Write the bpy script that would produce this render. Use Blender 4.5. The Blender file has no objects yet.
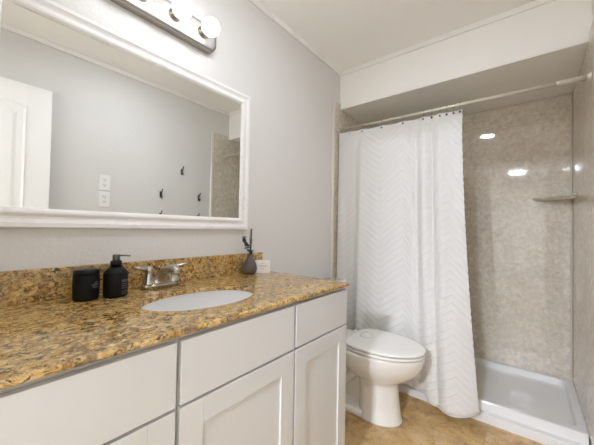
import bpy, bmesh, math, random
from mathutils import Vector, Matrix
C = bpy.context.scene.collection
PI = math.pi
random.seed(7)

# ------------------------------------------------------------------ camera
F_PX = 290.3
yaw, pitch, roll = map(math.radians, (38.5434, 1.1273, 1.0175))
fw = Vector((-math.sin(yaw), math.cos(yaw), 0)); rt = Vector((math.cos(yaw), math.sin(yaw), 0)); up = Vector((0, 0, 1))
f2 = fw*math.cos(pitch) + up*math.sin(pitch); u2 = up*math.cos(pitch) - fw*math.sin(pitch)
r2 = rt*math.cos(roll) + u2*math.sin(roll); u3 = u2*math.cos(roll) - rt*math.sin(roll)
cam_d = bpy.data.cameras.new('camera'); cam = bpy.data.objects.new('camera', cam_d); C.objects.link(cam)
M = Matrix((r2, u3, -f2)).transposed().to_4x4(); M.translation = Vector((1.2315, 0, 1.1314)); cam.matrix_world = M
cam_d.sensor_width = 36; cam_d.lens = F_PX/594*36; cam_d.clip_start = .02
bpy.context.scene.camera = cam

# ------------------------------------------------------------------ world, light levels, exposure
w = bpy.data.worlds.new('world'); bpy.context.scene.world = w; w.use_nodes = True
w.node_tree.nodes['Background'].inputs[0].default_value = (.9, .95, 1, 1)
w.node_tree.nodes['Background'].inputs[1].default_value = .3
BULB = 7.0        # emission of the vanity globes
CAN = 92.0        # bathroom ceiling light
ADJ = 800.0        # dome light of the room beyond the door
FILL_W = 24.0   # fill light behind an added window in the next room (area lamp, W)
vs = bpy.context.scene.view_settings
vs.view_transform = 'Standard'; vs.look = 'None'; vs.gamma = 1; vs.use_curve_mapping = False
vs.exposure = 0.22
cy = bpy.context.scene.cycles
cy.max_bounces = 20; cy.diffuse_bounces = 16; cy.glossy_bounces = 8

# ------------------------------------------------------------------ materials
def srgb(r, g, b):
    f = lambda c: (c/255/12.92) if c/255 <= .04045 else ((c/255+.055)/1.055)**2.4
    return (f(r), f(g), f(b), 1)
def mat(name, col, rough=.5, metal=0, coat=0, emit=None, es=0, bump=None, spec=None):
    m = bpy.data.materials.new(name); m.use_nodes = True; nt = m.node_tree; b = nt.nodes['Principled BSDF']
    b.inputs['Base Color'].default_value = col; b.inputs['Roughness'].default_value = rough; b.inputs['Metallic'].default_value = metal
    b.inputs['Coat Weight'].default_value = coat; b.inputs['Coat Roughness'].default_value = .05
    if spec is not None: b.inputs['Specular IOR Level'].default_value = spec
    if emit: b.inputs['Emission Color'].default_value = emit; b.inputs['Emission Strength'].default_value = es
    tc = nt.nodes.new('ShaderNodeTexCoord'); no = nt.nodes.new('ShaderNodeTexNoise')
    nt.links.new(tc.outputs['Object'], no.inputs['Vector'])
    if bump:
        sc, dist, st = bump
        no.inputs['Scale'].default_value = sc; no.inputs['Detail'].default_value = 3
        bp = nt.nodes.new('ShaderNodeBump'); bp.inputs['Distance'].default_value = dist; bp.inputs['Strength'].default_value = st
        nt.links.new(no.outputs['Fac'], bp.inputs['Height']); nt.links.new(bp.outputs['Normal'], b.inputs['Normal'])
    else:   # faint roughness variation
        no.inputs['Scale'].default_value = 9
        mr = nt.nodes.new('ShaderNodeMapRange'); mr.inputs['To Min'].default_value = max(0, rough-.03); mr.inputs['To Max'].default_value = rough+.03
        nt.links.new(no.outputs['Fac'], mr.inputs['Value']); nt.links.new(mr.outputs['Result'], b.inputs['Roughness'])
    return m
def ramp(nt, stops, src, interp='LINEAR'):
    r = nt.nodes.new('ShaderNodeValToRGB'); r.color_ramp.interpolation = interp
    e = r.color_ramp.elements
    while len(e) < len(stops): e.new(.5)
    for x, (p, c) in zip(e, stops): x.position = p; x.color = c
    nt.links.new(src, r.inputs[0]); return r.outputs[0]
def noise(nt, vec, scale, detail=4, rough=.6, dist=0):
    n = nt.nodes.new('ShaderNodeTexNoise'); n.inputs['Scale'].default_value = scale; n.inputs['Detail'].default_value = detail
    n.inputs['Roughness'].default_value = rough; n.inputs['Distortion'].default_value = dist; nt.links.new(vec, n.inputs['Vector']); return n.outputs['Fac']
def mix(nt, fac, a, b, mode='MIX'):
    n = nt.nodes.new('ShaderNodeMix'); n.data_type = 'RGBA'; n.blend_type = mode
    for s, v in ((n.inputs[0], fac), (n.inputs[6], a), (n.inputs[7], b)):
        if isinstance(v, (tuple, float, int)): s.default_value = v
        else: nt.links.new(v, s)
    return n.outputs[2]
def math_(nt, op, a, b=None, c=None):
    n = nt.nodes.new('ShaderNodeMath'); n.operation = op
    for i, v in enumerate((a, b, c)):
        if v is None: continue
        if isinstance(v, (float, int)): n.inputs[i].default_value = v
        else: nt.links.new(v, n.inputs[i])
    return n.outputs[0]

wall_m = mat('greige_wall_paint', (.71, .70, .672, 1), .65, bump=(75, .004, .35))
ceil_m = mat('white_ceiling_paint', (.91, .905, .875, 1), .8, bump=(90, .003, .4))
trim_m = mat('white_trim_paint', (.88, .87, .845, 1), .35)
cab_m = mat('white_cabinet_paint', (.65, .66, .66, 1), .38)
seam_m = mat('cabinet_frame_paint', (.52, .51, .47, 1), .5)
mframe_m = mat('white_mirror_frame_lacquer', (.86, .855, .84, 1), .28)
porc_m = mat('white_porcelain', (.80, .79, .75, 1), .12, coat=.6)
basin_m = mat('white_basin_china', (.86, .86, .86, 1), .1, coat=.6)
seat_m = mat('white_seat_plastic', (.82, .81, .77, 1), .22)
acry_m = mat('white_acrylic', (.80, .80, .79, 1), .3, coat=.4)
nickel_m = mat('brushed_nickel', (.50, .46, .40, 1), .24, 1)
chrome_m = mat('satin_rod_finish', (.66, .62, .54, 1), .35, .35)
hookm = mat('dark_bronze', (.12, .11, .10, 1), .35, 1)
black_m = mat('matt_black_glaze', (.006, .006, .006, 1), .5, spec=.2)
blackg_m = mat('glossy_black_plastic', (.008, .008, .008, 1), .3, spec=.3)
pumpm = mat('grey_pump_metal', (.13, .13, .12, 1), .35, .6)
print_m = mat('grey_print', (.09, .09, .09, 1), .6)
vase_m = mat('taupe_stoneware', (.115, .098, .078, 1), .6, bump=(300, .001, .3))
leaf_m = mat('dark_eucalyptus_leaf', (.035, .06, .05, 1), .55)
berry_m = mat('dark_purple_bud', (.03, .018, .02, 1), .55)
reed_m = mat('dark_teal_reed', (.03, .05, .055, 1), .6)
grass_m = mat('dried_straw', (.42, .30, .12, 1), .8)
card_m = mat('white_card_paper', (.86, .85, .83, 1), .6)
ink_m = mat('pale_grey_ink', (.45, .43, .42, 1), .7)
outm = mat('white_outlet_plastic', (.84, .84, .82, 1), .3)
slot_m = mat('dark_slot', (.05, .05, .05, 1), .6)
plate_m = mat('satin_nickel_plate', (.36, .33, .30, 1), .42, .85)
bulb_m = mat('lit_frosted_globe', (.9, .9, .9, 1), .3, emit=(1, 1.04, 1.12, 1), es=BULB)
can_m = mat('lit_ceiling_lens', (.9, .9, .9, 1), .4, emit=(1, 1.07, 1.24, 1), es=CAN)
adj_m = mat('lit_dome_glass', (.9, .9, .9, 1), .4, emit=(1, 1.07, 1.24, 1), es=ADJ)
carpet_m = mat('beige_carpet', (.45, .40, .33, 1), .95, bump=(300, .005, .6))
corner_m = mat('beige_corner_trim', (.62, .57, .49, 1), .3)
caulk_m = mat('pale_caulk', (.74, .71, .64, 1), .4)

def granite():
    m = mat('gold_brown_granite', (1, 1, 1, 1), .17, coat=.2); nt = m.node_tree; b = nt.nodes['Principled BSDF']
    tc = nt.nodes.new('ShaderNodeTexCoord'); mp = nt.nodes.new('ShaderNodeMapping'); mp.inputs['Rotation'].default_value = (.3, .2, .5)
    mp.inputs['Scale'].default_value = (1, .8, 1)
    nt.links.new(tc.outputs['Object'], mp.inputs['Vector']); v = mp.outputs[0]
    base = ramp(nt, [(.36, (.06, .03, .012, 1)), (.43, (.26, .13, .03, 1)), (.49, (.54, .31, .07, 1)), (.56, (.68, .45, .15, 1)), (.66, (.86, .70, .40, 1))], noise(nt, v, 48, 8, .78, .9))
    big = noise(nt, v, 11, 3, .6, .5)
    base = mix(nt, ramp(nt, [(.42, (0, 0, 0, 1)), (.62, (1, 1, 1, 1))], big), base, mix(nt, .35, base, (.50, .38, .20, 1)))
    vo = nt.nodes.new('ShaderNodeTexVoronoi'); vo.inputs['Scale'].default_value = 150; nt.links.new(v, vo.inputs['Vector'])
    cell = nt.nodes.new('ShaderNodeSeparateColor'); nt.links.new(vo.outputs['Color'], cell.inputs[0])
    base = mix(nt, ramp(nt, [(.0, (.25, .25, .25, 1)), (.3, (0, 0, 0, 1))], cell.outputs[0]), base, (.20, .12, .05, 1))
    base = mix(nt, ramp(nt, [(.85, (0, 0, 0, 1)), (.95, (.35, .35, .35, 1))], cell.outputs[1]), base, (.80, .70, .52, 1))
    spots = ramp(nt, [(.53, (0, 0, 0, 1)), (.59, (.95, .95, .95, 1))], noise(nt, v, 75, 7, .72, 1.2))
    base = mix(nt, spots, base, (.035, .026, .022, 1))
    grey = ramp(nt, [(.57, (0, 0, 0, 1)), (.66, (.75, .75, .75, 1))], noise(nt, v, 27, 5, .6, 1.3))
    base = mix(nt, grey, base, (.17, .115, .07, 1))
    nt.links.new(base, b.inputs['Base Color']); return m
granite_m = granite()

def surround():
    m = mat('beige_stone_panel', (1, 1, 1, 1), .035); nt = m.node_tree; b = nt.nodes['Principled BSDF']
    tc = nt.nodes.new('ShaderNodeTexCoord'); v = tc.outputs['Object']
    c = ramp(nt, [(.32, (.50, .445, .365, 1)), (.5, (.66, .605, .515, 1)), (.66, (.82, .775, .69, 1))], noise(nt, v, 30, 9, .78, .5))
    c2 = ramp(nt, [(.35, (.92, .92, .92, 1)), (.65, (1.08, 1.08, 1.07, 1))], noise(nt, v, 2.4, 4, .6, .8))
    c = mix(nt, 1.0, c, c2, 'MULTIPLY')
    veins = ramp(nt, [(.475, (0, 0, 0, 1)), (.5, (.4, .4, .4, 1)), (.525, (0, 0, 0, 1))], noise(nt, v, 8, 8, .7, 1.6))
    c = mix(nt, veins, c, (.80, .77, .70, 1))
    nt.links.new(c, b.inputs['Base Color']); return m
surr_m = surround()

def floor_mat():
    m = mat('tan_travertine_tile', (1, 1, 1, 1), .32); nt = m.node_tree; b = nt.nodes['Principled BSDF']
    tc = nt.nodes.new('ShaderNodeTexCoord'); v = tc.outputs['Object']
    sp = nt.nodes.new('ShaderNodeSeparateXYZ'); nt.links.new(v, sp.inputs[0])
    T = .44
    def axis(o, off):
        s = math_(nt, 'DIVIDE', math_(nt, 'SUBTRACT', o, off), T)
        fl = math_(nt, 'FLOOR', s); fr = math_(nt, 'FRACT', s)
        d = math_(nt, 'MINIMUM', fr, math_(nt, 'SUBTRACT', 1.0, fr)); return fl, d
    fx, dx = axis(sp.outputs[0], .61); fy, dy = axis(sp.outputs[1], 1.81)
    d = math_(nt, 'MINIMUM', dx, dy); grout = math_(nt, 'LESS_THAN', d, .0045)
    cb = nt.nodes.new('ShaderNodeCombineXYZ'); nt.links.new(fx, cb.inputs[0]); nt.links.new(fy, cb.inputs[1])
    wn = nt.nodes.new('ShaderNodeTexWhiteNoise'); nt.links.new(cb.outputs[0], wn.inputs['Vector'])
    off = nt.nodes.new('ShaderNodeVectorMath'); off.operation = 'MULTIPLY_ADD'; nt.links.new(wn.outputs['Color'], off.inputs[0]); off.inputs[1].default_value = (7, 7, 7); nt.links.new(v, off.inputs[2])
    vv = off.outputs[0]
    c = ramp(nt, [(.30, (.30, .17, .055, 1)), (.45, (.55, .36, .15, 1)), (.58, (.67, .47, .22, 1)), (.74, (.74, .60, .39, 1))], noise(nt, vv, 5.5, 8, .68, .8))
    c = mix(nt, ramp(nt, [(.50, (0, 0, 0, 1)), (.64, (.6, .6, .6, 1))], noise(nt, vv, 18, 8, .75, .8)), c, (.26, .155, .065, 1))
    tone = ramp(nt, [(0, (.84, .82, .80, 1)), (1, (1.12, 1.1, 1.08, 1))], wn.outputs['Value'])
    c = mix(nt, 1.0, c, tone, 'MULTIPLY')
    c = mix(nt, grout, c, (.43, .31, .17, 1))
    nt.links.new(c, b.inputs['Base Color'])
    bp = nt.nodes.new('ShaderNodeBump'); bp.inputs['Distance'].default_value = .002; bp.inputs['Strength'].default_value = .6
    nt.links.new(math_(nt, 'SUBTRACT', 1.0, grout), bp.inputs['Height']); nt.links.new(bp.outputs['Normal'], b.inputs['Normal'])
    return m
floor_m = floor_mat()

def curtain_mat():
    m = mat('white_chevron_fabric', (.88, .88, .87, 1), .85); nt = m.node_tree; b = nt.nodes['Principled BSDF']
    b.inputs['Sheen Weight'].default_value = .2
    tc = nt.nodes.new('ShaderNodeTexCoord'); sp = nt.nodes.new('ShaderNodeSeparateXYZ'); nt.links.new(tc.outputs['UV'], sp.inputs[0])
    s, z = sp.outputs[0], sp.outputs[1]
    fr = math_(nt, 'FRACT', math_(nt, 'DIVIDE', math_(nt, 'SUBTRACT', s, .22-.165), .33))
    tri = math_(nt, 'ABSOLUTE', math_(nt, 'SUBTRACT', fr, .5))         # 0 on the ^ axes, .5 on the v axes
    q = math_(nt, 'ADD', z, math_(nt, 'MULTIPLY', tri, .33*.78))
    wob = math_(nt, 'MULTIPLY', math_(nt, 'SUBTRACT', noise(nt, tc.outputs['UV'], 60, 2), .5), .006)
    q = math_(nt, 'ADD', q, wob)
    saw = math_(nt, 'FRACT', math_(nt, 'DIVIDE', q, .047))
    h = ramp(nt, [(0, (.95, .95, .95, 1)), (.12, (1, 1, 1, 1)), (.26, (.1, .1, .1, 1)), (.36, (.55, .55, .55, 1)), (.48, (.0, .0, .0, 1)), (.85, (.0, .0, .0, 1)), (1, (.95, .95, .95, 1))], saw)
    h = mix(nt, .12, h, noise(nt, tc.outputs['UV'], 400, 2))
    bp = nt.nodes.new('ShaderNodeBump'); bp.inputs['Distance'].default_value = .0035; bp.inputs['Strength'].default_value = .68
    nt.links.new(h, bp.inputs['Height']); nt.links.new(bp.outputs['Normal'], b.inputs['Normal'])
    tr = nt.nodes.new('ShaderNodeBsdfTranslucent'); tr.inputs[0].default_value = (.8, .79, .76, 1); nt.links.new(bp.outputs['Normal'], tr.inputs['Normal'])
    ms = nt.nodes.new('ShaderNodeMixShader'); ms.inputs[0].default_value = .22
    nt.links.new(b.outputs[0], ms.inputs[1]); nt.links.new(tr.outputs[0], ms.inputs[2])
    nt.links.new(ms.outputs[0], nt.nodes['Material Output'].inputs[0]); return m
curtain_m = curtain_mat()
mirror_m = mat('silvered_glass', (.90, .915, .90, 1), .0, 1)
mirror_m.node_tree.nodes['Principled BSDF'].inputs['Roughness'].default_value = 0
for l in list(mirror_m.node_tree.links):
    if l.to_socket.name == 'Roughness': mirror_m.node_tree.links.remove(l)

# ------------------------------------------------------------------ mesh helpers
def obj(name, bm, m, parent=None, smooth=False, loc=None):
    bmesh.ops.recalc_face_normals(bm, faces=bm.faces[:])
    me = bpy.data.meshes.new(name); bm.to_mesh(me); bm.free()
    o = bpy.data.objects.new(name, me); C.objects.link(o); me.materials.append(m)
    if smooth:
        for p in me.polygons: p.use_smooth = True
    if parent is not None: o.parent = parent; o.matrix_parent_inverse = Matrix.Identity(4)
    if loc is not None: o.location = loc
    return o
def tag(o, label, cat, group=None):
    o['label'] = label; o['category'] = cat
    if group: o['group'] = group
    return o
def thing(name, label, cat, loc=(0, 0, 0), group=None, rz=0):
    o = bpy.data.objects.new(name, None); C.objects.link(o); o.location = loc; o.rotation_euler = (0, 0, rz)
    return tag(o, label, cat, group)
def struct(name, bm, m, smooth=False, parent=None):
    o = obj(name, bm, m, parent, smooth)
    if parent is None: o['kind'] = 'structure'
    return o
def B(): return bmesh.new()
def box(bm, x0, x1, y0, y1, z0, z1, bev=0, seg=2):
    t = bmesh.new()
    bmesh.ops.create_cube(t, size=1)
    for v in t.verts: v.co = Vector(((x0+x1)/2+v.co.x*(x1-x0), (y0+y1)/2+v.co.y*(y1-y0), (z0+z1)/2+v.co.z*(z1-z0)))
    if bev: bmesh.ops.bevel(t, geom=t.edges[:], offset=bev, segments=seg, affect='EDGES', profile=.5)
    merge(bm, t); return bm
def merge(bm, t, M=None):
    if M is not None: bmesh.ops.transform(t, matrix=M, verts=t.verts)
    me = bpy.data.meshes.new('tmp'); t.to_mesh(me); t.free(); bm.from_mesh(me); bpy.data.meshes.remove(me)
def lathe(bm, prof, n=32, M=None, sx=1, sy=1):
    """prof: (r, z) bottom to top, closed with caps where r>0 at the ends"""
    t = bmesh.new(); rings = []
    for r, z in prof:
        if r < 1e-6: rings.append([t.verts.new((0, 0, z))])
        else: rings.append([t.verts.new((r*sx*math.cos(2*PI*i/n), r*sy*math.sin(2*PI*i/n), z)) for i in range(n)])
    for a, b in zip(rings, rings[1:]):
        for i in range(n):
            j = (i+1) % n
            if len(a) == 1 and len(b) > 1: t.faces.new((a[0], b[i], b[j]))
            elif len(b) == 1 and len(a) > 1: t.faces.new((a[i], a[j], b[0]))
            elif len(a) > 1: t.faces.new((a[i], a[j], b[j], b[i]))
    if len(rings[0]) > 1: t.faces.new(rings[0][::-1])
    if len(rings[-1]) > 1: t.faces.new(rings[-1])
    merge(bm, t, M); return bm
def tube(bm, pts, rad, n=12, caps=True):
    pts = [Vector(p) for p in pts]; rs = rad if isinstance(rad, (list, tuple)) else [rad]*len(pts)
    rings = []; prev = None
    for i, p in enumerate(pts):
        d = (pts[min(i+1, len(pts)-1)]-pts[max(i-1, 0)]).normalized()
        a = Vector((0, 0, 1)) if prev is None else prev
        if prev is None and abs(d.z) > .9: a = Vector((1, 0, 0))
        x = (a-d*a.dot(d)).normalized(); y = d.cross(x); prev = x
        rr = rs[i]; rx, ry = rr if isinstance(rr, tuple) else (rr, rr)
        rings.append([bm.verts.new(p + x*rx*math.cos(2*PI*k/n) + y*ry*math.sin(2*PI*k/n)) for k in range(n)])
    for a, b in zip(rings, rings[1:]):
        for k in range(n): bm.faces.new((a[k], a[(k+1) % n], b[(k+1) % n], b[k]))
    if caps: bm.faces.new(rings[0][::-1]); bm.faces.new(rings[-1])
    return bm
def loft(bm, rings, cap0=True, cap1=True):
    R = [[bm.verts.new(p) for p in r] for r in rings]; n = len(R[0])
    for a, b in zip(R, R[1:]):
        for i in range(n): bm.faces.new((a[i], a[(i+1) % n], b[(i+1) % n], b[i]))
    if cap0: bm.faces.new(R[0][::-1])
    if cap1: bm.faces.new(R[-1])
    return bm

# ------------------------------------------------------------------ dimensions
W, YF, YB = 1.486, -.20, 2.816       # room width, door wall, shower back wall
ZC, ZS, YS = 2.44, 2.126, 2.097      # ceiling, soffit underside, soffit face
# ------------------------------------------------------------------ setting
struct('floor', box(B(), -.1, W+.1, YF-.1, YB+.1, -.06, 0), floor_m)
struct('ceiling', box(B(), -.1, W+.1, YF-.1, YB+.1, ZC, ZC+.08), ceil_m)
struct('wall_left', box(B(), -.1, 0, YF-.1, YB+.1, 0, ZC), wall_m)
struct('wall_right', box(B(), W, W+.1, YF-.1, YB+.1, 0, ZC), wall_m)
struct('wall_back', box(B(), 0, W, YB, YB+.1, 0, ZC), wall_m)
DX0, DX1, DZ = .70, 1.452, 2.125
b = B(); box(b, 0, DX0, YF-.1, YF, 0, ZC); box(b, DX1, W, YF-.1, YF, 0, ZC); box(b, DX0, DX1, YF-.1, YF, DZ, ZC)
struct('wall_front', b, wall_m)
struct('wall_soffit', box(B(), 0, W, YS, YB, ZS, ZC), ceil_m)
# battens where wall, ceiling and soffit meet
def batten(name, *a): struct(name, box(B(), *a, bev=.003), trim_m)
batten('trim_1', .0005, .015, YF+.017, YS-.0005, ZC-.036, ZC-.0005)
batten('trim_2', W-.015, W-.0005, YF+.017, YS-.0005, ZC-.036, ZC-.0005)
batten('trim_3', .016, W-.016, YS-.015, YS-.0005, ZC-.036, ZC-.0005)
batten('trim_4', .0005, .009, YS-.010, YS-.0005, ZS+.003, ZC-.037)
batten('trim_5', .016, W-.016, YF+.0005, YF+.015, ZC-.036, ZC-.0005)
batten('trim_6', .0005, W-.0005, YS-.004, YS-.0005, ZS-.002, ZS+.009)
batten('baseboard_left', .0005, .012, 1.21, 1.955, .0005, .08)
batten('baseboard_right', W-.012, W-.0005, .51, 1.85, .0005, .08)
# door casing
b = B(); box(b, DX0-.06, DX0-.001, YF+.0005, YF+.014, .0005, DZ+.06, .003); box(b, DX0-.001, DX1-.001, YF+.0005, YF+.014, DZ+.001, DZ+.06, .003)
struct('trim_7', b, trim_m)

# open door leaf folded back along the right wall
door = bpy.data.objects.new('door_1', None); C.objects.link(door); door['kind'] = 'structure'
door.location = (1.447, -.185, .01); door.rotation_euler = (0, 0, math.radians(0))
b = B(); DW, DH = .690, 2.055
box(b, -.026, .0, 0, DW, 0, DH, .002)
obj('door_leaf', b, trim_m, door)
def arch_panel(y0, y1, z0, z1, rise, x):
    pts = [(y0, z0), (y1, z0)]
    n = 14
    for i in range(n+1):
        t = i/n; y = y1+(y0-y1)*t; pts.append((y, z1 + rise*(0.5-0.5*math.cos(2*PI*t))))
    cy, cz = (y0+y1)/2, (z0+z1)/2
    def ring(ins, xx):
        return [(xx, cy+(p[0]-cy)*(1-ins/((y1-y0)/2)), cz+(p[1]-cz)*(1-ins/((z1-z0)/2))) for p in pts]
    bm = B(); loft(bm, [ring(0, x), ring(.008, x-.003), ring(.020, x-.0005), ring(.052, x-.001), ring(.070, x-.004)], cap0=False); return bm
for (y0, y1) in ((.11, .300), (.37, .562)):
    obj('door_panel', arch_panel(y0, y1, 1.05, 1.905, .02, -.026), trim_m, door)
    obj('door_panel', arch_panel(y0, y1, .22, .90, .0, -.026), trim_m, door)
b = B(); lathe(b, [(.028, 0), (.028, .005), (.012, .01), (.011, .03), (.024, .042), (.028, .055), (.02, .066), (0, .068)], 24, Matrix.Translation((-.026, DW-.06, .96)) @ Matrix.Rotation(-PI/2, 4, 'Y'))
obj('door_knob', b, nickel_m, door, True)
for hz in (.25, 1.02, 1.8):
    b = B(); lathe(b, [(.006, 0), (.006, .09)], 12, Matrix.Translation((-.001, -.008, hz))); obj('hinge', b, nickel_m, door, True)

# the room beyond the doorway
AX0, AX1, AY0 = -1.4, 2.8, -4.2; AY1 = YF-.1
struct('floor_adjoining', box(B(), AX0, AX1, AY0, AY1, -.06, -.001), carpet_m)
struct('ceiling_adjoining', box(B(), AX0, AX1, AY0, AY1, ZC, ZC+.08), ceil_m)
b = B(); box(b, AX1, AX1+.1, AY0, AY1, 0, ZC); box(b, AX0-.1, AX0, AY0, AY1, 0, ZC)
box(b, AX0-.1, -.1, AY1, AY1+.1, 0, ZC); box(b, W+.1, AX1+.1, AY1, AY1+.1, 0, ZC)
struct('wall_adjoining', b, wall_m)
WX0, WX1, WZ0, WZ1 = -1.35, -.10, .60, 2.15; WY = AY0  # unseen window, added to let fill light in through the doorway
b = B(); box(b, AX0-.1, WX0, WY-.1, WY, 0, ZC); box(b, WX1, AX1+.1, WY-.1, WY, 0, ZC); box(b, WX0, WX1, WY-.1, WY, 0, WZ0); box(b, WX0, WX1, WY-.1, WY, WZ1, ZC)
struct('wall_adjoining_opening', b, wall_m)  # far wall, opened up for the added window
b = B(); box(b, WX0, WX0+.05, WY-.07, WY-.03, WZ0, WZ1); box(b, WX1-.05, WX1, WY-.07, WY-.03, WZ0, WZ1); box(b, WX0+.05, WX1-.05, WY-.07, WY-.03, WZ0, WZ0+.05); box(b, WX0+.05, WX1-.05, WY-.07, WY-.03, WZ1-.05, WZ1); box(b, WX0+.05, WX1-.05, WY-.07, WY-.03, 1.36, 1.39)
struct('added_window', b, trim_m)  # frame of the added window
ld = bpy.data.lights.new('window_fill', 'AREA'); ld.shape = 'RECTANGLE'; ld.size = 1.2; ld.size_y = 1.5; ld.energy = FILL_W*2; ld.color = (1, .99, .97)  # added lamp that evens out the light at the shower end
lo = bpy.data.objects.new('window_fill', ld); C.objects.link(lo); lo.location = ((WX0+WX1)/2, WY-.12, (WZ0+WZ1)/2); lo.rotation_euler = (PI/2, 0, 0)
# dome light there
t = thing('dome_light', 'round white lit ceiling dome in the room beyond the doorway', 'ceiling light', (1.06, -2.30, ZC))
obj('mounting_rim', lathe(B(), [(.145, -.016), (.152, -.014), (.152, -.0005), (.0, -.0005)][::1], 48), trim_m, t)
obj('diffuser', lathe(B(), [(0, -.034), (.05, -.033), (.09, -.029), (.12, -.023), (.14, -.0165)], 48), adj_m, t, True)
t = thing('ceiling_light', 'round lit dome light on the bathroom ceiling above the vanity front', 'ceiling light', (.80, .955, ZC))
obj('light_rim', lathe(B(), [(.079, -.0142), (.084, -.012), (.086, -.0005), (0, -.0005)], 48), trim_m, t)
obj('lens', lathe(B(), [(0, -.028), (.03, -.027), (.055, -.024), (.070, -.019), (.078, -.0145)], 48), can_m, t, True)

# ------------------------------------------------------------------ vanity
XF, CT, YE, YV = .590, .885, 1.206, YF+.002
t = thing('vanity_cabinet', 'white painted vanity cabinet with flat drawer fronts and recessed panel doors under the granite', 'cabinet', (0, 0, 0))
b = B(); box(b, .003, .558, YV, 1.188, .10, .8700); box(b, .003, .49, YV, 1.188, .001, .10)
obj('body', b, cab_m, t)
obj('face_frame', box(B(), .5585, .566, YV, 1.188, .10, .8700), seam_m, t)
gaps = [(YV, -.075), (-.063, .367), (.379, .808), (.8185, 1.187)]
for y0, y1 in gaps:
    obj('drawer', box(B(), .5665, .585, y0, y1, .7040, .8565, .0015), cab_m, t)
def shaker(y0, y1, z0, z1):
    b = B(); s = .064; x0, x1 = .5665, .585
    box(b, x0, x1, y0, y0+s, z0, z1, .0012); box(b, x0, x1, y1-s, y1, z0, z1, .0012)
    box(b, x0, x1, y0+s, y1-s, z0, z0+s, .0012); box(b, x0, x1, y0+s, y1-s, z1-s, z1, .0012)
    d = obj('door', b, cab_m, t)
    p = B(); yy0, yy1, zz0, zz1 = y0+s, y1-s, z0+s, z1-s; k = .0012
    loft(p, [[(x1-.001, a, c) for a, c in ((yy0, zz0), (yy1, zz0), (yy1, zz1), (yy0, zz1))],
             [(x1-.0065, a, c) for a, c in ((yy0+k, zz0+k), (yy1-k, zz0+k), (yy1-k, zz1-k), (yy0+k, zz1-k))]], cap0=False)
    obj('door_panel', p, cab_m, d)
for y0, y1 in gaps: shaker(y0, y1, .11, .6965)

SX, SY, SA, SB = .338, .600, .138, .205     # sink centre and half axes of the cut-out
def counter():
    x0, x1, y0, y1 = .002, XF, YV, YE
    angs = [2*PI*i/96 for i in range(96)]
    for cx, cy in ((x0, y0), (x1, y0), (x1, y1), (x0, y1)): angs.append(math.atan2(cy-SY, cx-SX) % (2*PI))
    angs = sorted(angs)
    def rect(a, ins):
        dx, dy = math.cos(a), math.sin(a); X0, X1, Y0, Y1 = x0, x1-ins, y0, y1-ins
        ts = []
        if dx > 1e-9: ts.append((x1-SX)/dx)
        if dx < -1e-9: ts.append((x0-SX)/dx)
        if dy > 1e-9: ts.append((y1-SY)/dy)
        if dy < -1e-9: ts.append((y0-SY)/dy)
        k = min(ts); x, y = SX+dx*k, SY+dy*k
        return min(max(x, X0), X1), min(max(y, Y0), Y1)
    def ell(a, g=0):
        # parametrise so the ray direction is roughly kept
        th = math.atan2(math.sin(a)/SB, math.cos(a)/SA); return SX+(SA+g)*math.cos(th), SY+(SB+g)*math.sin(th)
    th = .0145
    prof = [('e', 0, CT-th), ('e', 0, CT-.003), ('e', .001, CT-.0008), ('e', .003, CT), ('r', .006, CT), ('r', .002, CT-.0015), ('r', 0, CT-.005), ('r', 0, CT-th+.004), ('r', .003, CT-th)]
    bm = B(); rings = []
    for k, g, z in prof:
        rings.append([bm.verts.new((*(ell(a, g) if k == 'e' else rect(a, g)), z)) for a in angs])
    rings.append(rings[0]); n = len(angs)
    for a, c in zip(rings, rings[1:]):
        for i in range(n): bm.faces.new((a[i], a[(i+1) % n], c[(i+1) % n], c[i]))
    return bm
top = obj('countertop', counter(), granite_m)
tag(top, 'gold and brown speckled granite countertop with oval sink cut-out on the white vanity', 'countertop')
obj('backsplash', box(B(), .002, .021, YV, YE-.002, CT+.0003, CT+.1026, .0015), granite_m, top)

# sink
t = thing('sink', 'white oval undermount sink basin set in the granite countertop', 'sink', (SX, SY, 0))
prof = []; 
for i in range(15):
    a = i/14*PI/2; prof.append((math.sin(a)**.75, -math.cos(a)**.9 if a < PI/2-1e-6 else 0))
b = B(); zr = CT-.0155; n = 64; rings = []
outer = [(1.10, zr), (1.10, zr-.012), (1.03, zr-.02)]
for k, z in [(1.10, zr-.012), (1.12, zr-.006), (1.12, zr), (1.0, zr)] + [(.985*p[0], zr-.145*(-p[1])-.003) for p in reversed(prof[1:])]:
    rings.append([(SA*k*math.cos(2*PI*i/n)+.004*math.cos(2*PI*i/n), SB*k*math.sin(2*PI*i/n)+.004*math.sin(2*PI*i/n), z) for i in range(n)])
loft(b, rings, cap0=False, cap1=True)
o = obj('basin', b, basin_m, t, True)
b = B(); lathe(b, [(.0, .0), (.022, .0), (.024, .003), (.019, .0045), (.016, .002), (0, .003)], 32, Matrix.Translation((0, 0, zr-.1475)))
obj('drain', b, nickel_m, t, True)

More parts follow.
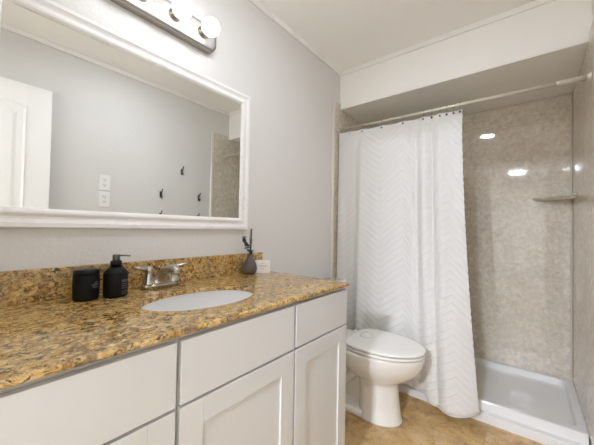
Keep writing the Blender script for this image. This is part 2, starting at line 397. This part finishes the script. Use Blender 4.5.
# faucet
FY, FXc = .582, .075
t = thing('faucet', 'brushed nickel two-handle sink faucet with lever handles on the granite behind the sink', 'faucet', (FXc, FY, CT))
b = B(); n = 48; rings = []
for k, z in ((1, .0005), (1, .012), (.96, .017), (.80, .0195)):
    rg = []
    for i in range(n):
        a = 2*PI*i/n; c, s = math.cos(a), math.sin(a)
        rg.append((.027*k*math.copysign(abs(c)**.8, c), (.078-.027*(1-k))*math.copysign(abs(s)**.55, s), z))
    rings.append(rg)
loft(b, rings); obj('base_plate', b, nickel_m, t, True)
b = B()   # spout: sweeps up and forward from the middle of the plate
tube(b, [(.000, 0, .012), (.001, 0, .026), (.006, 0, .042), (.020, 0, .060), (.044, 0, .075), (.072, 0, .083), (.098, 0, .084), (.112, 0, .077), (.117, 0, .066)],
     [(.024, .050), (.022, .042), (.021, .032), (.018, .025), (.016, .020), (.0145, .018), (.0135, .017), (.0125, .015), (.0115, .0135)], 24)
obj('spout', b, nickel_m, t, True)
b = B(); lathe(b, [(.003, .0), (.003, .022), (.0055, .024), (.0055, .03), (0, .032)], 12, Matrix.Translation((-.022, 0, .05))); obj('lift_rod', b, nickel_m, t, True)
for s in (-1, 1):
    b = B(); lathe(b, [(.024, .012), (.0235, .024), (.0185, .036), (.0145, .056), (.0145, .066), (.0165, .071), (.015, .083), (.007, .088), (0, .089)], 28, Matrix.Translation((0, s*.051, 0)))
    h = obj('handle', b, nickel_m, t, True)
    b = B(); tube(b, [(0, s*.049, .076), (.001, s*.07, .080), (.003, s*.090, .084), (.005, s*.108, .088)], [(.0105, .013), (.009, .012), (.008, .0125), (.0065, .011)], 14)
    obj('lever', b, nickel_m, h, True)

# ------------------------------------------------------------------ mirror
MY0, MY1, MZ0, MZ1, MW = .048, 1.089, 1.118, 1.859, .062
t = thing('wall_mirror', 'large rectangular wall mirror in a wide white moulded frame above the granite backsplash', 'mirror', (0, 0, 0))
prof = [(0, .001), (0, .016), (.003, .021), (.016, .022), (.020, .019), (.028, .0155), (.036, .0165), (.042, .0215), (.047, .024), (.054, .023), (.060, .017), (MW, .0125)]
b = B(); rings = []
for d, x in prof: rings.append([(x, MY0+d, MZ0+d), (x, MY1-d, MZ0+d), (x, MY1-d, MZ1-d), (x, MY0+d, MZ1-d)])
loft(b, rings, False, False); obj('frame', b, mframe_m, t)
obj('glass', box(B(), .003, .012, MY0+.03, MY1-.03, MZ0+.03, MZ1-.03), mirror_m, t)

# ------------------------------------------------------------------ vanity light
t = thing('vanity_light', 'brushed nickel bar light with four lit white globe bulbs above the mirror', 'wall light', (0, .557, 2.035))
b = B(); rings = []; n = 64
def rrect(hy, hz, r, k=8):
    pts = []
    for cx, cy, a0 in ((hy-r, hz-r, 0), (-hy+r, hz-r, 90), (-hy+r, -hz+r, 180), (hy-r, -hz+r, 270)):
        for i in range(k+1):
            a = math.radians(a0+90*i/k); pts.append((cx+r*math.cos(a), cy+r*math.sin(a)))
    return pts
for x, d in ((.001, 0), (.024, 0), (.033, .003), (.038, .010), (.039, .018)): rings.append([(x, p[0], p[1]) for p in rrect(.290-d, .060-d, .042-d)])
loft(b, rings); obj('back_plate', b, plate_m, t, False)
for i in range(4):
    y = -.209+.1393*i
    b = B(); lathe(b, [(.026, .0392), (.026, .044), (.021, .048), (.021, .058), (.017, .062)], 28, Matrix.Translation((0, y, .005)) @ Matrix.Rotation(PI/2, 4, 'Y')); obj('socket', b, nickel_m, t, True)
    b = B(); r = .0395; c = .099
    lathe(b, [(.013, .0625), (.017, .066)] + [(r*math.sin(PI-math.radians(a)), c+r*math.cos(PI-math.radians(a))) for a in range(32, 181, 12)][:-1] + [(0, c+r)], 32, Matrix.Translation((0, y, .005)) @ Matrix.Rotation(PI/2, 4, 'Y'))
    obj('bulb', b, bulb_m, t, True)

# ------------------------------------------------------------------ things on the counter
def arc_marks(R, a0, a1, z0, z1, off=.0006):
    bm = B(); n = 8
    for dz in (z0,):
        vs_ = [[bm.verts.new(((R+o)*math.cos(a0+(a1-a0)*i/n), (R+o)*math.sin(a0+(a1-a0)*i/n), z)) for i in range(n+1)] for o in (.0001, off) for z in (z0, z1)]
        a, b_, c, d = vs_
        for i in range(n):
            bm.faces.new((c[i], c[i+1], d[i+1], d[i])); bm.faces.new((a[i], b_[i], b_[i+1], a[i+1])); bm.faces.new((a[i], a[i+1], c[i+1], c[i])); bm.faces.new((b_[i], d[i], d[i+1], b_[i+1]))
        bm.faces.new((a[0], c[0], d[0], b_[0])); bm.faces.new((a[n], b_[n], d[n], c[n]))
    return bm
face = math.atan2(-.40, 1.0)   # towards the viewer side
t = thing('lidded_jar', 'squat matt black lidded jar beside the pump bottle, nearer the mirror end by the door', 'jar', (.096, .320, CT+.0004))
t['label'] = 'squat matt black jar with a flat lid, left of the black pump bottle'
obj('body', lathe(B(), [(.032, 0), (.0355, .003), (.0367, .008), (.037, .045), (.0367, .080), (.0355, .083)], 48), black_m, t, True)
obj('lid', lathe(B(), [(.0357, .0835), (.037, .085), (.037, .097), (.0355, .0995), (.0, .1)], 48), blackg_m, t, True)
for (a0, a1, z0, z1) in ((.02, .62, .048, .056), (-.12, .22, .041, .046), (.25, .60, .040, .045), (-.2, -.05, .047, .053), (.1, .5, .058, .061)):
    obj('label_print', arc_marks(.0370, a0*.8+.30, a1*.8+.30, z0, z1), print_m, t)
t = thing('pump_bottle', 'round black soap bottle with a grey pump top, right of the black jar', 'soap dispenser', (.116, .400, CT+.0004))
obj('body', lathe(B(), [(.031, 0), (.0355, .002), (.037, .006), (.037, .080), (.0355, .085), (.029, .094), (.020, .101), (.016, .103)], 48), black_m, t, True)
obj('collar', lathe(B(), [(.0175, .1033), (.0175, .121), (.016, .123)], 32), blackg_m, t, True)
p = obj('pump_head', lathe(B(), [(.011, .1233), (.0115, .125), (.0115, .142), (.010, .144), (0, .144)], 24), pumpm, t, True)
obj('nozzle', tube(B(), [(.0, .0, .140), (.012, .018, .1405), (.024, .036, .139)], [(.003, .005), (.0027, .0045), (.0024, .0035)], 10), pumpm, p, True)
for i, (a0, a1, z0, z1) in enumerate(((.0, .75, .052, .061), (.0, .6, .044, .047), (.0, .68, .037, .040), (.0, .62, .030, .033), (.0, .70, .019, .022), (.0, .5, .012, .015))):
    obj('label_print', arc_marks(.0370, a0+.15, a1+.15, z0, z1), print_m, t)

t = thing('bud_vase', 'small round taupe stoneware vase holding dried stems on the counter corner', 'vase', (.075, 1.056, CT+.0004))
b = B(); lathe(b, [(.020, 0), (.030, .003), (.0365, .015), (.0385, .030), (.036, .048), (.028, .066), (.019, .080), (.0145, .092), (.0145, .100), (.0165, .105), (.0135, .1055), (.0115, .099), (.0115, .085), (.012, .07), (0, .05)], 40)
obj('body', b, vase_m, t, True)
VX, VY, VZ = .075, 1.056, CT
def leafset(bm, pts, size):
    for p, d in pts:
        t_ = bmesh.new(); bmesh.ops.create_icosphere(t_, subdivisions=2, radius=1)
        M = Matrix.Translation(p) @ Vector(d).to_track_quat('X', 'Z').to_matrix().to_4x4() @ Matrix.Diagonal((size, size*.8, size*.22, 1))
        merge(bm, t_, M)
SP = tag(obj('eucalyptus_sprig', tube(B(), [(VX, VY, VZ+.06), (VX-.002, VY-.003, VZ+.105), (VX-.004, VY-.012, VZ+.135), (VX+.004, VY-.030, VZ+.165), (VX+.004, VY-.045, VZ+.190)], .0014, 8), berry_m), 'curling eucalyptus sprig with small dark round leaves in the taupe vase', 'sprig')
b = B(); L = []
for (dx, dy, dz) in ((.0, -.006, .118), (.006, -.018, .128), (-.006, -.024, .138), (.004, -.012, .142), (.008, -.034, .150), (-.003, -.026, .160), (.0, -.042, .178), (.006, -.052, .190), (-.002, -.040, .196), (.004, -.020, .152)):
    L.append(((VX+dx, VY+dy, VZ+dz), (random.uniform(-1, 1), random.uniform(-1, 1), random.uniform(-.3, 1))))
leafset(b, L, .0135); obj('leaves', b, leaf_m, SP, True)
b = B(); leafset(b, [((VX+.006, VY+.002, VZ+.112), (0, .3, 1)), ((VX-.004, VY+.010, VZ+.118), (0, 1, .5)), ((VX+.004, VY-.008, VZ+.126), (1, 0, .6)), ((VX+.010, VY+.006, VZ+.122), (1, .5, .6))], .012)
obj('buds', b, berry_m, SP, True)
tag(obj('dark_reed', tube(B(), [(VX+.002, VY, VZ+.07), (VX+.003, VY+.001, VZ+.12), (VX+.004, VY+.002, VZ+.17), (VX+.004, VY+.002, VZ+.240)], [.002, .0036, .0042, .0036], 8), reed_m, None, True), 'straight dark teal reed standing tall in the taupe vase', 'reed')
b = B()
for k in range(7):
    a = random.uniform(-1, 1); c = random.uniform(-1, 1); h = random.uniform(.17, .232)
    tube(b, [(VX-.003, VY-.001+.001*k-.003, VZ+.07), (VX-.003+.010*c, VY-.004+.010*a, VZ+.07+h*.35), (VX-.004+.022*c, VY-.006+.034*a, VZ+h)], [.0006, .0007, .0011], 5)
tag(obj('dried_grass', b, grass_m), 'thin wispy straw-coloured dried grass fanning out of the taupe vase', 'dried grass')
# card leaning upright on a small foot
t = thing('display_card', 'small upright white card with faint grey lettering on the corner of the granite counter', 'card', (.105, 1.122, CT+.0004), rz=math.radians(47))
# local: width along x, facing -y
obj('card', box(B(), -.041, .041, -.0008, .0008, 0, .070), card_m, t)
b = B(); loft(b, [[(-.03, .001, .05), (.03, .001, .05), (.03, .0025, .05), (-.03, .0025, .05)], [(-.03, .020, .0), (.03, .020, .0), (.03, .0215, .0), (-.03, .0215, .0)]]); obj('easel_back', b, card_m, t)
b = B()
for x0, x1, z in ((-.008, .010, .052), (-.022, .024, .040), (-.016, .018, .034), (-.010, .010, .022)):
    box(b, x0, x1, -.0012, -.0009, z-.0011, z+.0011)
obj('lettering', b, ink_m, t)

# ------------------------------------------------------------------ right wall: outlets and hooks (seen in the mirror)
def outlet(z, label):
    t = thing('electrical_outlet', label, 'outlet', (W-.0005, .862, z), 'outlet plates on the right wall')
    b = B(); box(b, -.006, 0, -.040, .040, -.0625, .0625, .002); obj('cover_plate', b, outm, t)
    for s in (-1, 1):
        b = B(); lathe(b, [(.0175, .0062), (.0175, .0075), (0, .0075)], 28, Matrix.Translation((0, 0, s*.021)) @ Matrix.Rotation(-PI/2, 4, 'Y')); r = obj('receptacle', b, outm, t)
        b = B(); box(b, -.0084, -.0076, -.0085, -.0055, s*.021-.002, s*.021+.0085); box(b, -.0084, -.0076, .0055, .0085, s*.021-.002, s*.021+.0085); lathe(b, [(.0032, .0076), (.0032, .0084)], 12, Matrix.Translation((0, 0, s*.021-.009)) @ Matrix.Rotation(-PI/2, 4, 'Y'))
        obj('slots', b, slot_m, r)
    return t
outlet(1.474, 'upper of the two white outlet plates reflected one above the other in the mirror')
outlet(1.338, 'lower of the two white outlet plates reflected one above the other in the mirror')
def hook():
    t = thing('wall_hook', '', 'hook', (0, 0, 0), 'coat hooks on the right wall')
    obj('mount', box(B(), -.006, -.0003, -.010, .010, -.030, .030, .002), hookm, t)
    obj('upper_prong', tube(B(), [(-.006, 0, .018), (-.016, 0, .020), (-.026, 0, .030), (-.033, 0, .050)], [.005, .0048, .0048, .006], 10), hookm, t, True)
    obj('lower_prong', tube(B(), [(-.006, 0, -.018), (-.014, 0, -.030), (-.023, 0, -.031), (-.028, 0, -.018)], [.005, .0048, .0048, .006], 10), hookm, t, True)
    return t
h0 = hook(); first = True
for (y, z, lab) in ((1.528, 1.672, 'highest of the dark coat hooks reflected in the mirror'), (1.324, 1.425, 'dark coat hook reflected in the mirror, below and left of the highest hook'),
                    (1.723, 1.430, 'dark coat hook reflected in the mirror, nearest the shower wall edge'), (1.324, 1.222, 'dark coat hook at the mirror frame edge, directly under the left hook'),
                    (1.715, 1.216, 'dark coat hook at the mirror frame edge, directly under the hook nearest the shower')):
    if first: o = h0; first = False
    else:
        o = h0.copy(); C.objects.link(o)
        for ch in h0.children:
            c = ch.copy(); C.objects.link(c); c.parent = o
    o.location = (W-.0005, y, z); o['label'] = lab

# ------------------------------------------------------------------ toilet (faces +x)
TY = 1.735
t = thing('toilet', 'white porcelain toilet with closed lid between the vanity and the shower curtain', 'toilet', (0, TY, 0))
def egg(xr, xf, hw, z, n=48, sq=2.3, p=2.0):
    """closed egg outline: rear xr, front xf, half width hw"""
    xm = xr+(xf-xr)*.42; pts = []
    for i in range(n):
        a = 2*PI*i/n; c, s = math.cos(a), math.sin(a)
        if c >= 0: x = xm+(xf-xm)*abs(c)**(2/p); y = hw*math.copysign(abs(s)**(2/p), s)
        else: x = xm-(xm-xr)*abs(c)**(2/sq); y = hw*math.copysign(abs(s)**(2/sq), s)
        pts.append((x, y, z))
    return pts
# bowl and pedestal, one casting
b = B(); S = [(.400, .658, .112, .0005), (.400, .658, .112, .012), (.402, .648, .106, .035), (.405, .640, .101, .10), (.405, .632, .097, .17), (.400, .630, .096, .215), (.385, .642, .103, .232),
     (.35, .672, .124, .250), (.31, .712, .150, .278), (.28, .742, .170, .312), (.262, .761, .182, .344), (.253, .771, .187, .368), (.25, .777, .190, .392), (.25, .777, .190, .402), (.256, .770, .184, .4085)]
loft(b, [egg(r, f, h, z, sq=2.6) for r, f, h, z in S]); obj('bowl', b, porc_m, t, True)
# foot running back to the wall and recessed trapway
b = B()
def slab(x0, x1, h0, h1, z): 
    return [(x0, -h0, z), (x1, -h1, z), (x1, h1, z), (x0, h0, z)]
loft(b, [slab(.10, .45, .112, .106, .0005), slab(.10, .45, .112, .106, .030), slab(.105, .45, .104, .098, .042), slab(.11, .45, .035, .040, .06), slab(.11, .45, .03, .035, .20), slab(.10, .45, .03, .035, .30), slab(.08, .45, .06, .08, .375)])
bmesh.ops.bevel(b, geom=b.edges[:], offset=.006, segments=2, affect='EDGES', profile=.5)
obj('foot', b, porc_m, t, True)
b = B()
for s in (-1, 1):
    tube(b, [(.44, s*.030, .25), (.37, s*.032, .235), (.31, s*.034, .17), (.24, s*.034, .11), (.17, s*.03, .13), (.13, s*.03, .22)], [.036, .036, .034, .032, .032, .032], 16)
obj('trapway', b, porc_m, t, True)
for s in (-1, 1):
    obj('bolt_cap', lathe(B(), [(.011, .0), (.011, .008), (.007, .014), (0, .0155)], 16, Matrix.Translation((.30, s*.090, .0425))), porc_m, t, True)
b = B(); box(b, .04, .30, -.17, .17, .345, .41, .012, 3); obj('tank_shelf', b, porc_m, t, True)
# seat and lid
b = B(); loft(b, [egg(.338, .771, .181, .4145, sq=3.5), egg(.33, .781, .190, .4175, sq=3.5), egg(.33, .781, .190, .4270, sq=3.5), egg(.338, .772, .182, .4300, sq=3.5)]); obj('seat', b, seat_m, t, True)
b = B(); loft(b, [egg(.338, .772, .182, .4358, sq=3.5), egg(.33, .783, .191, .4385, sq=3.5), egg(.33, .783, .191, .446, sq=3.5), egg(.337, .776, .186, .450, sq=3.5), egg(.36, .755, .165, .4525, sq=3.2), egg(.42, .70, .12, .4535, sq=2.6)]); lid = obj('lid', b, seat_m, t, True)
b = B(); lathe(b, [(.042, .0), (.042, .006), (.038, .009), (.028, .0092), (.028, .015), (.024, .018), (0, .0185)], 36, Matrix.Translation((.425, .012, .453))); obj('lid_badge', b, seat_m, lid, True)
for s in (-1, 1):
    obj('hinge', lathe(B(), [(.014, 0), (.014, .030), (.010, .036), (0, .037)], 20, Matrix.Translation((.315, s*.075, .4105))), seat_m, t, True)
b = B(); loft(b, [[(x*.9+.115, y, z) for x, y in rrect(.085*k, .155*k2, .03)] for k, k2, z in ((.85, .93, .411), (1, 1, .46), (1, 1.03, .725))]); obj('tank', b, porc_m, t, True)
b = B(); loft(b, [[(x*.9+.115, y, z) for x, y in rrect(.096*k, .168*k, .03)] for k, z in ((.97, .7255), (1, .732), (1, .752), (.97, .760))]); obj('tank_lid', b, porc_m, t, True)
b = B(); lathe(b, [(.011, 0), (.011, .008), (0, .009)], 16, Matrix.Translation((.194, -.10, .69)) @ Matrix.Rotation(PI/2, 4, 'Y')); tube(b, [(.205, -.10, .69), (.207, -.08, .688), (.207, -.045, .683)], .005, 10); obj('flush_lever', b, nickel_m, t, True)

# ------------------------------------------------------------------ shower
P = .010   # panel thickness
t = thing('shower_surround', 'glossy mottled beige stone-look wall panels lining the shower alcove', 'shower surround', (0, 0, 0))
PZ = .1056
obj('back_panel', box(B(), .0105, W-.0105, YB-P, YB-.0005, PZ, ZS-.0015), surr_m, t)
def side(name, x0, x1, yf):
    b = B(); box(b, x0, x1, 2.05, YB-P-.0003, PZ, ZS-.0025); box(b, x0, x1, yf, 2.0495, .082, 2.165); box(b, x0, x1, 2.0495, YS-.0105, ZS-.0025, 2.165); obj(name, b, surr_m, t)
side('left_panel', .0005, P, 1.998); side('right_panel', W-P, W-.0005, 1.885)
obj('edge_trim', box(B(), .0005, .018, 1.972, 1.9975, .081, 2.175, .003), caulk_m, t)
obj('edge_trim', box(B(), W-.018, W-.0005, 1.860, 1.8845, .081, 2.175, .003), caulk_m, t)
obj('corner_trim', box(B(), W-.022, W-.0104, YB-.022, YB-.0102, PZ+.02, ZS-.002, .004), corner_m, t)
obj('corner_trim', box(B(), .0104, .022, YB-.022, YB-.0102, PZ+.02, ZS-.002, .004), corner_m, t)
obj('top_trim', box(B(), .023, W-.023, YB-.014, YB-.0102, ZS-.014, ZS-.002, .001), corner_m, t)

# shower pan: low lip, set-back threshold, recessed floor
t = thing('shower_pan', 'low white acrylic shower pan with a stepped threshold below the beige panels', 'shower pan', (0, 0, 0))
b = B(); x0, x1, y1 = .011, W-.011, YB-.0105
def rr(xa, xb, ya, yb, r, z, k=6):
    pts = []
    for cx, cy, a0 in ((xb-r, yb-r, 0), (xa+r, yb-r, 90), (xa+r, ya+r, 180), (xb-r, ya+r, 270)):
        for i in range(k+1):
            a = math.radians(a0+90*i/k); pts.append((cx+r*math.cos(a), cy+r*math.sin(a), z))
    return pts
loft(b, [rr(x0, x1, 2.066, y1, .002, .0005), rr(x0, x1, 2.066, y1, .002, .046), rr(x0, x1, 2.069, y1, .002, .050), rr(x0, x1, 2.098, y1, .002, .053), rr(x0, x1, 2.102, y1, .002, .056),
         rr(x0, x1, 2.108, y1, .002, .098), rr(x0, x1, 2.113, y1, .002, .103), rr(x0, x1, 2.122, y1, .003, .105),
         rr(x0+.03, x1-.03, 2.150, y1-.03, .05, .104), rr(x0+.036, x1-.036, 2.158, y1-.036, .05, .098), rr(x0+.045, x1-.045, 2.17, y1-.045, .055, .062), rr(x0+.06, x1-.06, 2.19, y1-.06, .06, .052), rr(x0+.3, x1-.3, 2.35, y1-.3, .05, .045)])
obj('pan_body', b, acry_m, t, False)
obj('drain', lathe(B(), [(.05, 0), (.05, .003), (0, .004)], 32, Matrix.Translation((.3, 2.46, .0455))), nickel_m, t)

# corner shelf
b = B(); n = 10; cx, cy, r1, r2 = W-.011, YB-.011, .222, .215
def shelf_ring(k, z):
    pts = [(cx, cy, z)]
    for i in range(n+1):
        u = i/n; x = cx-r1*k*(1-u); y = cy-r2*k*u
        s = -.10*math.sin(PI*u); pts.append((x+s*r1*k*(-1)*.3, y+s*r2*k*(-1)*.3, z))
    return pts
loft(b, [shelf_ring(.86, 1.362), shelf_ring(1, 1.377), shelf_ring(1, 1.388), shelf_ring(.985, 1.391)])
tag(obj('corner_shelf', b, surr_m), 'small beige triangular shelf in the right back corner of the shower', 'shelf')

# rod
RZ0, RZ1, RY = 1.937, 1.908, 2.045
rodz = lambda x: RZ0+(RZ1-RZ0)*x/W
rody = lambda x: RY-(x-.4)/W*.045
t = thing('curtain_rod', 'satin metal tension rod spanning the shower opening with the white curtain on it', 'curtain rod', (0, RY, 0))
b = B(); tube(b, [(.026, rody(.026)-RY, rodz(.026)), (1.36, rody(1.36)-RY, rodz(1.36))], .0105, 20); obj('thin_tube', b, chrome_m, t, True)
b = B(); tube(b, [(q, rody(q)-RY, rodz(q)) for q in (1.345, 1.349, 1.352, W-.0285)], [.0115, .0145, .0135, .0135], 20); obj('thick_tube', b, chrome_m, t, True)
for x, s in ((.0105, 1), (W-.0105, -1)):
    b = B(); lathe(b, [(.022, 0), (.022, .005), (.017, .011), (.016, .0175), (0, .0175)], 28, Matrix.Translation((x, rody(x)-RY, rodz(x))) @ Matrix.Rotation(s*PI/2, 4, 'Y')); obj('end_flange', b, chrome_m, t, True)

# curtain
xs_top = [.03, .92]
def s_of_x(x):
    K = [(.0, .0), (.55, .55), (.63, .715), (.70, .76), (.83, .88), (.92, 1.02)]
    for (a, b_), (c, d) in zip(K, K[1:]):
        if x <= c: return b_+(d-b_)*(x-a)/(c-a)
    return K[-1][1]
def fold(x):
    """fold depth along the rod; tight folds to the right"""
    y = .010*math.cos((x-.235)/.15*2*PI*.5)*(1 if x < .6 else 0)
    g = lambda c, w: math.exp(-((x-c)/w)**2)
    y += -.030*g(.235, .035) + .016*g(.13, .05) + .016*g(.39, .05) - .012*g(.50, .05) + .040*g(.635, .022) - .030*g(.685, .025) + .042*g(.735, .018) - .028*g(.79, .03) + .012*g(.865, .02)
    return y
N, MZ = 340, 90
b = B(); uvl = b.loops.layers.uv.new('UV'); grid = []
hooks_x = [.048, .127, .235, .39, .546, .682, .735, .785, .825, .865, .90]
def top_sag(x):
    hx = hooks_x; zz = 0
    for a, c in zip(hx, hx[1:]):
        if a <= x <= c:
            u = (x-a)/(c-a); zz = -.05*(c-a)*math.sin(PI*u)
    return zz
for i in range(N+1):
    u = i/N; x0_ = .036+(.912-.036)*u; col = []
    for j in range(MZ+1):
        v = j/MZ      # 0 top, 1 bottom
        z_top = rodz(x0_)-.033+top_sag(x0_); z_bot = .056 + .045/(1+math.exp((x0_-.668)/.007)) + .028*math.exp(-((x0_-.915)/.045)**2)
        z = z_top+(z_bot-z_top)*v
        # spread sideways and billow outwards lower down
        flare = v**1.6
        x = x0_ + .105*flare*max(0, (x0_-.25)/.67)**1.2
        y = rody(x0_)-.004-.018*min(1, v*12) + (fold(x0_)*(.35+.65*min(1, v*3)) * ((1+.3*v) if x0_ < .6 else (1-.75*v**.8)))
        y += -.020*v
        y += -flare*.080*math.exp(-((x0_-.80)/.11)**2)
        y += .015*v*math.exp(-((x0_-.918)/.03)**2)
        y += .010*math.sin(3.3*v+4*x0_)*v
        y = min(y, 2.032 if z > .3 else 2.055)
        # edge scallop
        if u > .97: x += .0025*math.sin(z/.047*2*PI)*(u-.97)/.03
        col.append((b.verts.new((x, y, z)), (s_of_x(x0_), z)))
    grid.append(col)
for i in range(N):
    for j in range(MZ):
        q = [grid[i][j], grid[i+1][j], grid[i+1][j+1], grid[i][j+1]]
        f = b.faces.new([a[0] for a in q])
        for l, a in zip(f.loops, q): l[uvl].uv = a[1]
cur = obj('shower_curtain', b, curtain_m, None, True)
tag(cur, 'long white fabric shower curtain with raised chevron stripes drawn to the left', 'shower curtain')
sm = cur.modifiers.new('thickness', 'SOLIDIFY'); sm.thickness = .0016; sm.offset = 0
# hem band as part
b = B()
for i in range(N):
    a, c = grid_co = None, None
bm_pts = [cur.data.vertices[i*(MZ+1)+MZ].co.copy() for i in range(N+1)]
rings = []
for i in range(0, N+1, 2):
    p = bm_pts[i]; rings.append(p)
tube(b, [(p.x, p.y, p.z) for p in rings], .0022, 6); obj('hem_cord', b, curtain_m, cur, True)

# curtain hooks
order = ['first curtain hook from the left wall', 'second curtain hook from the left wall', 'third curtain hook from the left wall', 'fourth curtain hook from the left wall', 'fifth curtain hook from the left wall',
         'sixth curtain hook from the left wall', 'fifth curtain hook from the right end of the curtain', 'fourth curtain hook from the right end of the curtain', 'third curtain hook from the right end of the curtain',
         'second curtain hook from the right end of the curtain', 'last curtain hook at the free right edge of the curtain']
b = B(); pts = []
for i in range(15):
    a = math.radians(-70+i*(320/14)); pts.append((0, .0145*math.cos(a), .0145*math.sin(a)))
pts = pts[::-1]
tube(b, [(0, -.004, -.050), (0, -.010, -.051), (0, -.0125, -.044)] + [(0, -.0135, -.03)] + [(0, .0138*math.cos(math.radians(a)), .0138*math.sin(math.radians(a))+.001) for a in range(200, -60, -20)], .0011, 8)
ring_bm = b
h0 = None
for k, x in enumerate(hooks_x):
    if h0 is None:
        h0 = thing('curtain_hook', '', 'curtain hook', (0, 0, 0), 'curtain hooks on the shower rod')
        obj('ring', ring_bm, nickel_m, h0, True)
        tb = bmesh.new(); bmesh.ops.create_uvsphere(tb, u_segments=12, v_segments=8, radius=.0065); bb = B(); merge(bb, tb, Matrix.Translation((0, -.017, -.050))); obj('bead', bb, hookm, h0, True); o = h0
    else:
        o = h0.copy(); C.objects.link(o)
        for ch in h0.children:
            c = ch.copy(); C.objects.link(c); c.parent = o
    o.location = (x, rody(x), rodz(x)); o['label'] = 'small metal ' + order[k]
